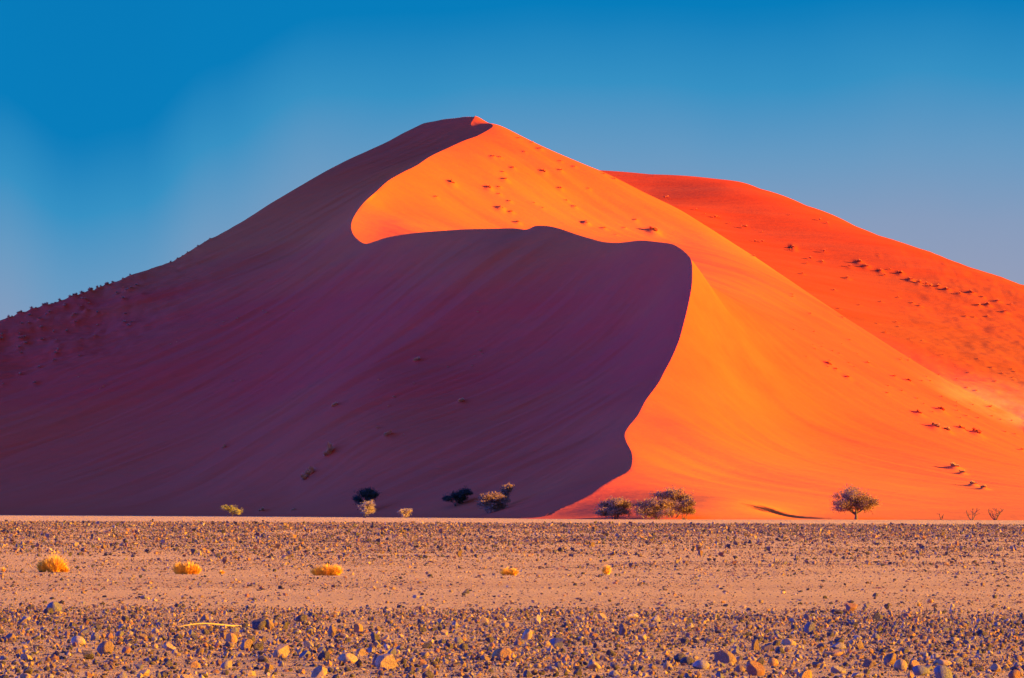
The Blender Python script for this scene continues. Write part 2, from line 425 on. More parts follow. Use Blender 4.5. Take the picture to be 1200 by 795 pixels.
# bilinear height lookup and pixel -> surface point
def hz(x, y):
    i = np.clip(np.searchsorted(GX, x) - 1, 0, nx - 2); j = np.clip(np.searchsorted(GY, y) - 1, 0, ny - 2)
    fx = (x - GX[i]) / (GX[i+1] - GX[i]); fy = (y - GY[j]) / (GY[j+1] - GY[j])
    z = (ZZ[j, i]*(1-fx)+ZZ[j, i+1]*fx)*(1-fy) + (ZZ[j+1, i]*(1-fx)+ZZ[j+1, i+1]*fx)*fy
    return np.where(y < GY[0], 0.0, np.maximum(z, 0.0))
MARCH = np.arange(725.0, 1600.0, 0.4)
def surf(u, v):
    """first point of the ground or dune seen at photo pixel (u, v)"""
    u, v = unroll(u, v)
    if v > HV + 1:
        D = groundD(v)
        if D < 725: return ((u-600)/F*D, D, 0.0)
    x = (u - 600) / F * MARCH; zr = CH + (HV - v) / F * MARCH
    k = np.nonzero(hz(x, MARCH) >= zr)[0]
    if len(k) == 0: return None
    k = k[0]; return (x[k], MARCH[k], float(hz(x[k:k+1], MARCH[k:k+1])[0]))
# ---------------------------------------------------------------- plain
gx = axis(-30000, 30000, -60, 60, 1.2, 1.25); gy = axis(-3000, 45000, 40, 200, 1.2, 1.12)
X2, Y2 = np.meshgrid(gx, gy)
def plain_z(x, y): return np.exp(-((y - 120) / 400.0) ** 2) * (fbm(x / 6, y / 6, 4, 21) * 0.10)
near = np.exp(-((Y2 - 120) / 400.0) ** 2)
Z2 = near * (fbm(X2 / 6, Y2 / 6, 4, 21) * 0.10)
g2 = np.arange(X2.size).reshape(X2.shape)
q = np.stack([g2[:-1, :-1].ravel(), g2[:-1, 1:].ravel(), g2[1:, 1:].ravel(), g2[1:, :-1].ravel()], 1)
plain_me = np_mesh('desert_plain', np.stack([X2.ravel(), Y2.ravel(), Z2.ravel()], 1), q, True, quads=True)
m, nt, b_ = mat_new('desert_soil', 0.95)
c1 = noise(nt, coords(nt, (0.012, 0.07, 1)), 1.0, 6, 0.6)
base = ramp(nt, c1, [(0.35, (0.66, 0.35, 0.082)), (0.65, (0.84, 0.475, 0.125))])
c2 = noise(nt, coords(nt, (1, 0.35, 1)), 16.0, 5, 0.75)
base = mixrgb(nt, ramp(nt, c2, [(0.42, 0.0), (0.60, 0.8)]), base, (0.30, 0.16, 0.08))
nt.links.new(base, b_.inputs['Base Color'])
b1 = bump(nt, noise(nt, coords(nt), 2.5, 6, 0.7), 0.9, 0.20)
b2 = bump(nt, noise(nt, coords(nt), 22, 4, 0.7), 1.0, 0.05, b1)
nt.links.new(b2, b_.inputs['Normal'])
plain = obj_from('desert_plain', plain_me, m)
tag(plain, kind='structure')
# ---------------------------------------------------------------- stones
def ico(sub):
    if sub == 0:
        v = np.array([(1,0,0),(-1,0,0),(0,1,0),(0,-1,0),(0,0,1),(0,0,-1)], float)
        return v, np.array([(4,0,2),(4,2,1),(4,1,3),(4,3,0),(5,2,0),(5,1,2),(5,3,1),(5,0,3)])
    bm = bmesh.new(); bmesh.ops.create_icosphere(bm, subdivisions=sub, radius=1.0)
    v = np.array([x.co[:] for x in bm.verts]); f = np.array([[q.index for q in p.verts] for p in bm.faces]); bm.free()
    return v, f

def stone_shape(v, r, cuts, jitter, flat):
    p = v.copy()
    p += r.normal(0, jitter if len(p) > 6 else 0.28, p.shape)
    for _ in range(cuts):
        n = r.normal(0, 1, 3); n /= np.linalg.norm(n); d = r.uniform(0.5, 0.85)
        over = np.maximum(0, p @ n - d); p -= over[:, None] * n
    p *= np.array([1.0, r.uniform(0.6, 0.95), flat])
    a = r.uniform(-0.35, 0.35); c, s = math.cos(a), math.sin(a)
    p = np.stack([p[:, 0]*c - p[:, 2]*s, p[:, 1], p[:, 0]*s + p[:, 2]*c], 1)
    ext = p.max(0) - p.min(0)
    p /= ext[0]                       # unit width
    p[:, 2] -= p[:, 2].min() + 0.18 * (p[:, 2].max() - p[:, 2].min())   # sits a little in the soil
    return p

TONES = {'tan': (0.56, 0.36, 0.18), 'orange': (0.60, 0.29, 0.085), 'brown': (0.27, 0.15, 0.09), 'grey': (0.36, 0.29, 0.24),
         'blue-grey': (0.19, 0.185, 0.20), 'dark': (0.055, 0.045, 0.05), 'pale': (0.58, 0.43, 0.30), 'red-brown': (0.33, 0.13, 0.08)}

TONES = {k: (c[0]*0.93, c[1]*0.80, c[2]*0.80) for k, c in TONES.items()}     # all of it dusted with red desert sand
m, nt, b_ = mat_new('stone', 0.8)
at = nt.nodes.new('ShaderNodeAttribute'); at.attribute_name = 'tone'
nzz = noise(nt, coords(nt), 18, 4, 0.65)
c = mixrgb(nt, ramp(nt, nzz, [(0.4, 0.0), (0.65, 0.45)]), at.outputs['Color'], (0.16, 0.10, 0.07))
nt.links.new(c, b_.inputs['Base Color'])
nt.links.new(bump(nt, noise(nt, coords(nt), 30, 4, 0.7), 0.5, 0.012), b_.inputs['Normal'])
M_GRAVEL = m
m, nt, b_ = mat_new('rock', 0.75)
oi = nt.nodes.new('ShaderNodeObjectInfo')
tc = nt.nodes.new('ShaderNodeTexCoord')
va = nt.nodes.new('ShaderNodeVectorMath'); va.operation = 'ADD'
nt.links.new(tc.outputs['Object'], va.inputs[0]); nt.links.new(oi.outputs['Random'], va.inputs[1])
nzz = noise(nt, va.outputs[0], 4.5, 6, 0.7)
c = mixrgb(nt, ramp(nt, nzz, [(0.42, 0.0), (0.62, 0.55)]), oi.outputs['Color'], (0.20, 0.12, 0.08))
sp = noise(nt, va.outputs[0], 26, 2, 0.6)
c = mixrgb(nt, ramp(nt, sp, [(0.60, 0.0), (0.68, 0.4)]), c, (0.60, 0.50, 0.40))
nt.links.new(c, b_.inputs['Base Color'])
nt.links.new(bump(nt, noise(nt, va.outputs[0], 9, 5, 0.7), 0.7, 0.08), b_.inputs['Normal'])
M_ROCK = m

rs = np.random.default_rng(5)
v3, f3 = ico(4)
ROUND, ANG = [], []
for k in range(7):
    vv = stone_shape(v3, rs, 3, 0.0, rs.uniform(0.55, 0.8)); vv += 0.0
    ROUND.append(np_mesh('stone', vv, f3, smooth=True))
for k in range(14):
    vv = stone_shape(v3, rs, 14, 0.0, rs.uniform(0.5, 0.95))
    me = np_mesh('stone', vv, f3, smooth=True); me.set_sharp_from_angle(angle=math.radians(22)); ANG.append(me)
for me in ROUND + ANG: me.materials.append(M_ROCK)

# u, v of the base, width, height (photo pixels), tone, shape, optional own label, optional landmark name
HAND = [
 (63,717,18,12,'blue-grey','r','large blue-grey stone lying apart at the far edge of the stony band','the outlying blue-grey stone'),
 (57,720,12,8,'dark','r'),(35,714,9,6,'dark','a'),(208,712,8,5,'dark','a'),(30,728,11,6,'grey','r'),
 (91,759,17,12,'pale','r','pale grey rounded stone left of the big round grey-brown stone','the pale rounded stone'),
 (123,767,20,16,'brown','r','big round grey-brown stone in the left of the stony band','the round grey-brown stone'),
 (104,773,17,11,'dark','a'),(197,764,14,10,'tan','a'),(270,756,14,13,'orange','r'),
 (289,763,15,14,'brown','a'),(303,763,13,9,'dark','a'),(329,771,21,16,'tan','a','sunlit tan block with square-cut faces and a dark left side','the square-cut tan block'),
 (357,772,15,9,'blue-grey','r'),(379,775,16,12,'dark','a'),(314,740,15,13,'brown','a'),(303,740,18,13,'dark','a','black rock leaning on a brown rock at the end of the dead branch','the black rock by the branch'),
 (353,729,14,9,'dark','r'),(366,724,11,6,'dark','a'),(334,733,9,6,'dark','a'),(219,798,18,9,'tan','r'),(265,783,14,10,'grey','r'),(361,759,13,8,'grey','a'),
 (389,747,10,14,'brown','a'),(375,793,21,14,'tan','a'),(110,753,12,10,'grey','a'),(195,781,14,8,'dark','a'),
 (588,775,25,15,'orange','r','smooth orange loaf-shaped stone in the middle of the stony band','the orange loaf-shaped stone'),
 (568,776,12,7,'brown','a'),(455,785,28,18,'tan','a','broad tan rock with a dark brown rock against its left side','the broad tan rock'),
 (442,783,17,16,'brown','a'),(407,778,24,12,'tan','r'),(419,742,12,11,'orange','r'),(439,753,12,13,'dark','a'),
 (654,760,17,13,'blue-grey','a','dark blue-grey wedge-shaped stone in the middle of the stony band','the blue-grey wedge stone'),
 (617,750,13,13,'tan','r'),(731,745,10,15,'brown','a'),(741,724,19,5,'pale','a','long low pale grey slab at the far edge of the stony band','the long pale slab'),
 (768,728,12,8,'grey','a'),(797,778,17,11,'dark','r'),(697,786,19,9,'tan','a'),(646,722,8,7,'dark','a'),(546,696,8,6,'dark','a'),(487,702,8,4,'pale','r'),
 (630,731,8,11,'pale','a'),(783,786,12,9,'tan','r'),(424,768,12,9,'tan','a'),
 (950,742,14,14,'blue-grey','r','upright pale blue-grey stone catching sun on its right side','the upright blue-grey stone'),
 (997,718,14,12,'red-brown','a','blocky red-brown stone standing on the far edge of the stony band','the red-brown block'),
 (980,719,15,6,'dark','a'),(1029,727,15,10,'dark','a'),(805,781,17,10,'dark','r'),(822,785,21,11,'grey','r'),
 (850,779,27,17,'brown','a','large brown ridged rock beside two dark rounded stones','the brown ridged rock'),
 (886,793,24,18,'red-brown','r','large smooth red-brown stone near the bottom of the photo','the smooth red-brown stone'),
 (943,799,17,13,'orange','a'),(982,761,19,8,'grey','a'),
 (1056,787,17,14,'tan','r','tan rounded stone with an orange stone touching its right side','the tan stone with orange neighbour'),
 (1072,787,15,13,'orange','a'),(1045,780,15,15,'brown','a'),(1079,793,21,12,'blue-grey','r'),
 (1105,801,23,20,'blue-grey','r','smooth ball-like blue-grey stone at the bottom edge on the right','the ball-like blue-grey stone'),
 (1021,783,15,12,'brown','a'),(1008,762,12,11,'brown','a'),(1026,699,7,5,'dark','a'),(925,756,18,8,'tan','a'),(976,769,24,6,'orange','a'),
 (1104,781,22,8,'tan','r'),(983,790,20,9,'grey','r'),(930,730,10,6,'grey','r'),(808,734,10,11,'dark','a'),(1190,797,15,11,'red-brown','r'),(1168,789,14,10,'tan','a','tan angular stone near the bottom right corner','the tan corner stone'),
 (900,764,14,10,'brown','a'),(886,763,10,14,'brown','a'),(1150,745,12,8,'dark','a'),(30,775,15,10,'tan','a'),(12,752,13,9,'brown','r'),(500,760,12,8,'dark','a'),(520,745,10,7,'tan','a'),
]
def ground_at(u, v):
    u, v = unroll(u, v); D = groundD(v); x = (u - 600) / F * D
    return x, D, float(plain_z(np.array([x]), np.array([D]))[0])
STONES = [dict(u=h[0], v=h[1], w=h[2]*0.93, h=h[3], tone=h[4], shp=h[5], label=h[6] if len(h) > 6 else None, short=h[7] if len(h) > 7 else None) for h in HAND]
r2 = random.Random(3)
tries = 0
TN = ['tan', 'tan', 'orange', 'brown', 'brown', 'brown', 'grey', 'grey', 'blue-grey', 'blue-grey', 'dark', 'dark', 'dark', 'dark', 'dark', 'red-brown']
while len(STONES) < 300 and tries < 20000:
    tries += 1
    u = r2.uniform(-4, 1204); v = 722 + 76 * r2.random() ** 0.85
    wpx = r2.uniform(6.5, 9.5) + (v - 722) / 76 * r2.uniform(0, 5.5)
    if any(abs(u - q['u']) < (wpx + q['w']) * 0.52 and abs(v - q['v']) < 5 for q in STONES): continue
    STONES.append(dict(u=u, v=v, w=wpx, h=wpx * r2.uniform(0.5, 0.85), tone=r2.choice(TN), shp='a' if r2.random() < 0.7 else 'r', label=None, short=None))
marks = [q for q in STONES if q['short']]
bins = {}
for q in STONES:
    if q['label']: continue
    mk = min(marks, key=lambda k: (k['u']-q['u'])**2 + ((k['v']-q['v'])*2.2)**2)
    dx, dv = q['u'] - mk['u'], q['v'] - mk['v']
    side = 'left' if dx < 0 else 'right'
    if abs(dx) > 6 * abs(dv): d = 'level with and %s of' % side
    elif abs(dv) * 1.2 > abs(dx): d = 'straight behind' if dv < 0 else 'straight in front of'
    else: d = ('behind and %s of' if dv < 0 else 'in front and %s of') % side
    q['dist'] = math.hypot(dx, dv * 2.2)
    bins.setdefault((id(mk), d, q['tone']), []).append((q, mk, d))
ORD = ['nearest', 'second nearest', 'third nearest', 'fourth nearest', 'fifth nearest', 'sixth nearest', 'seventh nearest', 'eighth nearest', 'ninth nearest']
for lst in bins.values():
    lst.sort(key=lambda t: t[0]['dist'])
    for k, (q, mk, d) in enumerate(lst):
        q['label'] = '%s %s stone %s %s' % ('only' if len(lst) == 1 else ORD[min(k, 8)], q['tone'], d, mk['short'])
for q in STONES:
    x, D, z = ground_at(q['u'], q['v'])
    me = r2.choice(ROUND if q['shp'] == 'r' else ANG)
    o = obj_from('stone', me, None)
    wm = q['w'] / F * D; hm = q['h'] / F * D
    zs = [p.co.z for p in me.vertices] if not hasattr(me, '_h') else None
    hh = max(zs)
    o.location = (x, D + wm * 0.35, z - 0.003)
    o.scale = (wm * 1.05, wm * r2.uniform(0.85, 1.1), hm / hh)
    o.rotation_euler = (0, 0, r2.uniform(-0.5, 0.5) + (math.pi if r2.random() < 0.5 else 0))
    t = TONES[q['tone']]; k = r2.uniform(0.7, 0.95)
    o.color = (t[0]*k, t[1]*k, t[2]*k, 1)
    tag(o, q['label'], 'stone', 'stones lying in the stony band in front')

# gravel: thousands of small stones nobody could count
def gravel(name, label, n, D0, D1, smin, smax_, sub, dens, seed, tk_=1.0, cuts=8, hr=(0.45, 0.8), half=0.135, pw=2.2):
    r = np.random.default_rng(seed)
    tv, tf = ico(sub)
    temps = [stone_shape(tv, r, cuts if sub else 2, 0.05, r.uniform(0.5, 0.9)) for _ in range(24)]
    # distances spread so that the density per square metre is even, then thinned by dens()
    D = np.sqrt(r.uniform(D0**2, D1**2, n)); x = r.uniform(-1, 1, n) * half * D
    keep = r.random(n) < dens(x, D); D = D[keep]; x = x[keep]; n = len(D)
    s = smin * (1 - r.random(n)) ** (-1 / pw); s = np.minimum(s, smax_)
    s = s * (D / D0) ** 0.35 if D1 > 300 else s
    ang = r.uniform(0, 2*math.pi, n); sz = r.uniform(hr[0], hr[1], n) * 1.3; tk = r.integers(0, len(temps), n)
    names = list(TONES.values()); wts = np.array([0.19, 0.08, 0.25, 0.09, 0.06, 0.32, 0.02, 0.09]); wts /= wts.sum()
    ti = r.choice(len(names), n, p=wts); tone = np.array(names)[ti] * r.uniform(0.4, 0.9, n)[:, None] * tk_
    T = np.array(temps)[tk]                                   # n, k, 3
    c, q = np.cos(ang)[:, None], np.sin(ang)[:, None]
    X = (T[:, :, 0]*c - T[:, :, 1]*q) * s[:, None] + x[:, None]
    Y = (T[:, :, 0]*q + T[:, :, 1]*c) * s[:, None] + D[:, None]
    Z = T[:, :, 2] * (s*sz)[:, None] + plain_z(x, D)[:, None]
    V = np.stack([X, Y, Z], 2).reshape(-1, 3); k = tv.shape[0]
    Fc = (tf[None] + (np.arange(n) * k)[:, None, None]).reshape(-1, 3)
    me = np_mesh(name, V, Fc, smooth=False, colors=np.repeat(tone, k, axis=0))
    return tag(obj_from(name, me, M_GRAVEL), label, 'gravel', kind='stuff')
def patch(x, y, a, b, seed, lo, hi): return sstep(lo, hi, fbm(x / a, y / b, 4, seed) + 0.5)
gravel('gravel', 'coarse mixed gravel covering the front of the plain', 110000, 51, 93.5, 0.012, 0.085, 1,
       lambda x, D: (1 - 0.93 * sstep(87, 94, D + 5 * (fbm(x/3, D/9, 3, 3))) ) * (0.45 + 0.55 * patch(x, D, 1.5, 4, 41, 0.3, 0.6)), 31, 0.86, hr=(0.42, 1.02), pw=1.66)
gravel('gravel', 'fine sparse grit on the bare sandy strip behind the coarse stones', 42000, 90, 175, 0.024, 0.13, 1,
       lambda x, D: 0.35 + 0.65 * patch(x, D, 4, 8, 43, 0.42, 0.62) + 0 * x, 32, pw=2.6)
gravel('gravel', 'dense dark gravel carpeting the far half of the plain', 430000, 140, 640, 0.034, 0.21, 0,
       lambda x, D: sstep(145, 190, D + 40 * fbm(x/12, D/20, 3, 8)) * (1 - sstep(520, 600, D)) * (0.40 + 0.60 * patch(x, D, 9, 26, 47, 0.36, 0.56)) * (1 - 0.25 * sstep(200, 520, D)), 33, 0.86, hr=(0.5, 0.95), pw=2.4)
# ---------------------------------------------------------------- vegetation
def plant_mat(name, col, col2, rough=0.85, trans=0.0):
    m, nt, b_ = mat_new(name, rough)
    oi = nt.nodes.new('ShaderNodeObjectInfo'); g = nt.nodes.new('ShaderNodeNewGeometry')
    nz = noise(nt, coords(nt), 1.6, 3, 0.6)
    c = mixrgb(nt, ramp(nt, nz, [(0.38, 0.0), (0.62, 1.0)]), col, col2)
    r = mixrgb(nt, 0.35, c, (0.5, 0.5, 0.5))
    hsv = nt.nodes.new('ShaderNodeHueSaturation'); nt.links.new(c, hsv.inputs['Color'])
    mr = nt.nodes.new('ShaderNodeMapRange'); mr.inputs[3].default_value = 0.84; mr.inputs[4].default_value = 1.16
    nt.links.new(g.outputs['Random Per Island'], mr.inputs[0]); nt.links.new(mr.outputs[0], hsv.inputs['Value'])
    nt.links.new(hsv.outputs[0], b_.inputs['Base Color'])
    return m
M_BARK = plant_mat('bark', (0.16, 0.095, 0.06), (0.10, 0.06, 0.045))
M_LEAF = plant_mat('dry_acacia_foliage', (0.34, 0.18, 0.10), (0.23, 0.12, 0.07))
M_LEAFG = plant_mat('yellow_green_foliage', (0.40, 0.31, 0.08), (0.24, 0.20, 0.06))
M_LEAFP = plant_mat('pale_dry_foliage', (0.50, 0.34, 0.20), (0.36, 0.24, 0.15))
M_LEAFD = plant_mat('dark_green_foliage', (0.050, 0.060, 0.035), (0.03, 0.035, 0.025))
M_STRAW = plant_mat('straw_grass', (0.90, 0.50, 0.06), (0.78, 0.40, 0.04))
M_DEAD = plant_mat('dead_wood', (0.14, 0.07, 0.04), (0.10, 0.05, 0.03))
M_TUFT = plant_mat('dune_grass', (0.80, 0.22, 0.06), (0.64, 0.15, 0.045))
M_TUFTP = plant_mat('pale_dune_grass', (0.62, 0.34, 0.13), (0.46, 0.24, 0.09))
M_TUFTB = plant_mat('grey_dune_scrub', (0.60, 0.27, 0.17), (0.44, 0.19, 0.12))
M_TUFTG = plant_mat('bleached_dune_grass', (0.80, 0.34, 0.15), (0.70, 0.26, 0.11))

class Tubes:
    def __init__(s): s.v = []; s.f = []
    def tube(s, pts, radii, n=5):
        base = len(s.v)
        for k, (p, r) in enumerate(zip(pts, radii)):
            p = np.array(p); q = np.array(pts[min(k+1, len(pts)-1)]) - np.array(pts[max(k-1, 0)])
            q = q / (np.linalg.norm(q) + 1e-9); a = np.cross(q, (0.3, 0.9, 0.2)); a /= np.linalg.norm(a); b = np.cross(q, a)
            for j in range(n):
                t = 2*math.pi*j/n; s.v.append(p + (a*math.cos(t) + b*math.sin(t)) * r)
        for k in range(len(pts)-1):
            for j in range(n):
                A = base + k*n + j; B = base + k*n + (j+1) % n
                s.f += [(A, B, B+n), (A, B+n, A+n)]
        c = len(s.v); s.v.append(np.array(pts[-1]))
        for j in range(n): s.f.append((base+(len(pts)-1)*n+j, base+(len(pts)-1)*n+(j+1) % n, c))
    def mesh(s, name): return np_mesh(name, np.array(s.v), np.array(s.f), smooth=True)

def limb(T, r, p0, p1, r0, r1, wob=0.08, n=6):
    p0 = np.array(p0, float); p1 = np.array(p1, float); L_ = np.linalg.norm(p1-p0); pts = []
    bow = np.array([r.normal(), r.normal(), abs(r.normal())]) * wob * L_
    for k in range(n+1):
        t = k/n; pts.append(p0*(1-t) + p1*t + bow*math.sin(math.pi*t)*0.7 + (r.normal(0, wob*L_*0.15, 3) if 0 < k < n else 0))
    T.tube(pts, [r0*(1-k/n) + r1*k/n for k in range(n+1)])
    return pts

def leaves(r, centres, spread, n, size, elong=1.8):
    """n small leaf-clump triangles scattered round twig points"""
    c = centres[r.integers(0, len(centres), n)] + r.normal(0, 1, (n, 3)) * spread
    a = r.normal(0, 1, (n, 3)); a /= np.linalg.norm(a, axis=1)[:, None]
    b = np.cross(a, r.normal(0, 1, (n, 3))); b /= np.linalg.norm(b, axis=1)[:, None]
    s = size * r.uniform(0.6, 1.4, n)[:, None]
    V = np.stack([c - a*s*elong*0.5 - b*s*0.4, c + a*s*elong*0.5 - b*s*0.15, c + b*s*0.6 + a*s*0.2], 1).reshape(-1, 3)
    return V, np.arange(3*n).reshape(n, 3)

def tree(u, v, D, wpx, hpx, lobes, mat, label, group=None, seed=1, leaf_n=3500, leaf=0.11, stems=1, cat='tree', trunk_h=0.3, leaf_k=1.7):
    """lobes: (x, z, r) in half-widths / heights of the tree"""
    r = np.random.default_rng(seed)
    uu, vv = unroll(u, v)
    x, y = (uu-600)/F*D, D
    z = max(float(hz(np.array([x]), np.array([y]))[0]), 0.0) - 0.05
    W2 = wpx/F*D/2; H = hpx/F*D
    root = bpy.data.objects.new('acacia_tree' if cat == 'tree' else 'shrub', None); COL.objects.link(root)
    root.location = (x, y, z); root.empty_display_size = 0.5
    tag(root, label, cat, group)
    T = Tubes(); tips = []
    r0 = 0.045 * H / math.sqrt(stems)
    for s_ in range(stems):
        bx = r.uniform(-0.25, 0.25) * W2 * (stems > 1)
        top = (bx*1.6, r.uniform(-.1, .1)*W2, trunk_h*H)
        limb(T, r, (bx, 0, 0), top, r0*1.25, r0*0.8)
        for (lx, lz, lr) in (lobes if stems == 1 else [lobes[(s_ + k) % len(lobes)] for k in range(max(1, len(lobes)//stems + 1))]):
            c = np.array((lx*W2, r.uniform(-0.5, 0.5)*W2*1.1, lz*H)); R_ = lr*W2
            e = np.array(top)*0.45 + c*0.55
            limb(T, r, top, e, r0*0.6, r0*0.28, 0.12)
            for k in range(9):
                d = r.normal(0, 1, 3); d[2] = abs(d[2])*0.7 - 0.15; d /= np.linalg.norm(d)
                q = c + d * np.array([R_, R_, lr * H * 0.42]) * r.uniform(0.5, 1.0); q[2] = max(q[2], 0.07 * H)
                pts = limb(T, r, e, q, r0*0.24, r0*0.05, 0.12, 5)
                tips += [pts[-1], pts[-1], pts[-2], pts[-3]]
                for j in range(3):
                    q2 = q + r.normal(0, 0.28, 3) * R_ * np.array([1, 1, .7])
                    limb(T, r, pts[-2], q2, r0*0.07, r0*0.03, 0.1, 3); tips.append(q2)
    o = obj_from('trunk', T.mesh('trunk'), M_BARK, root)
    tips = np.array(tips); tips[:, 2] = np.maximum(tips[:, 2], 0.06*H)
    # clumped: each tip has its own density
    wts = r.random(len(tips))**1.5; tips = tips[r.choice(len(tips), len(tips), p=wts/wts.sum())]
    V, Fc = leaves(r, tips, 0.075*H*np.array([1, 1, 0.75]), int(leaf_n*leaf_k), leaf)
    V[:, 2] = np.maximum(V[:, 2], 0.02)
    obj_from('crown', np_mesh('crown', V, Fc), mat, root)
    return root

G1 = 'sunlit trees at the right foot of the dune'
tree(1003, 608, 789, 54, 38, [(-0.5, 0.74, 0.46), (-0.1, 0.82, 0.46), (0.28, 0.62, 0.44), (0.66, 0.48, 0.38), (-0.6, 0.45, 0.38), (0.05, 0.5, 0.45), (-.35, .35, .42), (.4, .34, .42), (0, .66, .5)], M_LEAF,
     'spreading acacia tree standing alone before the bright orange slope', G1, 4, 5200, 0.125, trunk_h=0.15, leaf_k=3.2)
tree(720, 608.5, 764, 37, 28, [(-0.5, 0.58, 0.45), (0.05, 0.68, 0.5), (0.55, 0.6, 0.44), (0, 0.36, 0.5), (-.5,.26,.5), (.5,.28,.5), (0,.22,.6)], M_LEAFP if False else M_LEAF,
     'round brown bush-like tree left of the wide tree clump', G1, 8, 4200, 0.12, stems=5, trunk_h=0.08, leaf_k=3.6)
tree(767, 608.5, 762, 44, 30, [(-0.55, 0.5, 0.45), (0.0, 0.62, 0.5), (0.5, 0.56, 0.45), (-0.1, 0.3, 0.5), (-.6,.26,.45), (.55,.26,.48), (0,.22,.6)], M_LEAF,
     'low brown tree forming the left half of the wide tree clump', G1, 9, 4800, 0.12, stems=5, trunk_h=0.08, leaf_k=3.6)
tree(787, 608, 770, 46, 33, [(-0.6, 0.78, 0.36), (0.05, 0.8, 0.44), (0.55, 0.66, 0.4), (0.0, 0.45, 0.55), (.45,.25,.55), (-.45,.26,.55), (0,.2,.5)], M_LEAF,
     'tallest brown tree, at the back of the wide tree clump', G1, 10, 4200, 0.12, stems=4, trunk_h=0.1, leaf_k=3.6)
tree(803, 608, 765, 24, 25, [(-0.3, 0.55, 0.6), (0.4, 0.78, 0.42), (0.3, 0.4, 0.5)], M_LEAF,
     'small brown tree at the right end of the wide tree clump', G1, 12, 2200, 0.12, stems=4, trunk_h=0.08, leaf_k=3.6)
G2 = 'trees at the shaded left foot of the dune'
tree(270, 605, 826, 24, 15, [(-0.5, 0.72, 0.46), (0.1, 0.66, 0.5), (0.6, 0.45, 0.45), (0.15, 0.35, 0.5)], M_LEAFG,
     'low sunlit yellow-green tree at the foot of the shaded dune, farthest left', G2, 21, 2300, 0.12, stems=2, trunk_h=0.2)
tree(429, 605.5, 808, 19, 21, [(-0.35, 0.62, 0.55), (0.3, 0.72, 0.5), (0.1, 0.35, 0.55), (0.45, 0.45, 0.4)], M_LEAFP,
     'pale sunlit tree directly in front of a dark tree', G2, 22, 2000, 0.12, stems=2, trunk_h=0.2)
tree(428, 605, 872, 25, 28, [(-0.5, 0.55, 0.5), (0.1, 0.8, 0.6), (0.5, 0.7, 0.45), (-0.2, 0.35, 0.5)], M_LEAFD,
     'dark shaded tree rising behind the pale sunlit one', G2, 23, 4200, 0.15, stems=2, trunk_h=0.2)
tree(475, 605.5, 806, 17, 13, [(-0.3, 0.6, 0.55), (0.35, 0.68, 0.5), (0.0, 0.3, 0.6)], M_LEAFP,
     'small pale bush in sun between the pale tree and the dark trees', G2, 24, 1500, 0.11, stems=3, cat='shrub', trunk_h=0.1)
tree(536, 603, 852, 32, 20, [(-0.55, 0.4, 0.45), (0.0, 0.55, 0.5), (0.5, 0.76, 0.45), (0.2, 0.4, 0.4)], M_LEAFD,
     'dark slanting tree in the shade, left of the pair with sunlit tops', G2, 25, 4200, 0.15, stems=3, trunk_h=0.15)
tree(575, 605.5, 829, 34, 24, [(-0.5, 0.76, 0.42), (0.1, 0.8, 0.42), (0.55, 0.7, 0.4), (-.4, .4, .5), (.4, .36, .5), (0, .2, .6), (-.6,.25,.4), (.6,.22,.4)], M_LEAF,
     'tree with sunlit pale top and dark shaded base, beside the narrow dark one', G2, 26, 3200, 0.13, stems=5, trunk_h=0.08, leaf_k=3.6)
tree(591, 605, 838, 18, 25, [(-0.3, 0.5, 0.5), (0.1, 0.72, 0.5), (0.5, 0.9, 0.34), (0, .25, .6), (.2, .4, .5)], M_LEAF,
     'narrow dark tree rightmost in the shaded row', G2, 27, 2400, 0.14, stems=3, trunk_h=0.1)

# bare shrubs on the far right
def bare(u, v, D, wpx, hpx, label, seed, n):
    r = np.random.default_rng(seed); uu, vv = unroll(u, v); x = (uu-600)/F*D; T = Tubes(); W2 = wpx/F*D/2; H = hpx/F*D
    for k in range(n):
        t = (k/(n-1)*2-1) if n > 1 else 0.2
        tip = (t*W2 + r.normal(0, .05)*W2, r.normal(0, .4)*W2, H*r.uniform(.75, 1.0))
        pts = limb(T, r, (t*W2*.12, 0, -0.1), tip, 0.10, 0.045, 0.10)
        for j in range(5):
            b = pts[2+j % 4]; limb(T, r, b, np.array(b)+np.array((r.normal()*.45, r.normal()*.4, r.uniform(.3, .8)))*H*.38, 0.05, 0.03, .1, 3)
    o = obj_from('dead_shrub', T.mesh('dead_shrub'), M_DEAD, None, (x, D, 0))
    tag(o, label, 'shrub', 'bare shrubs at the far right foot of the dune')
bare(1139, 608.5, 788, 13, 14, 'bare forked shrub with two main branches before the orange slope', 1, 3)
bare(1167, 608.5, 789, 17, 14, 'bare wide shrub, rightmost of the leafless ones', 2, 5)
bare(1103, 608, 790, 5, 8, 'tiny leafless twig shrub between the acacia and the forked shrub', 3, 2)

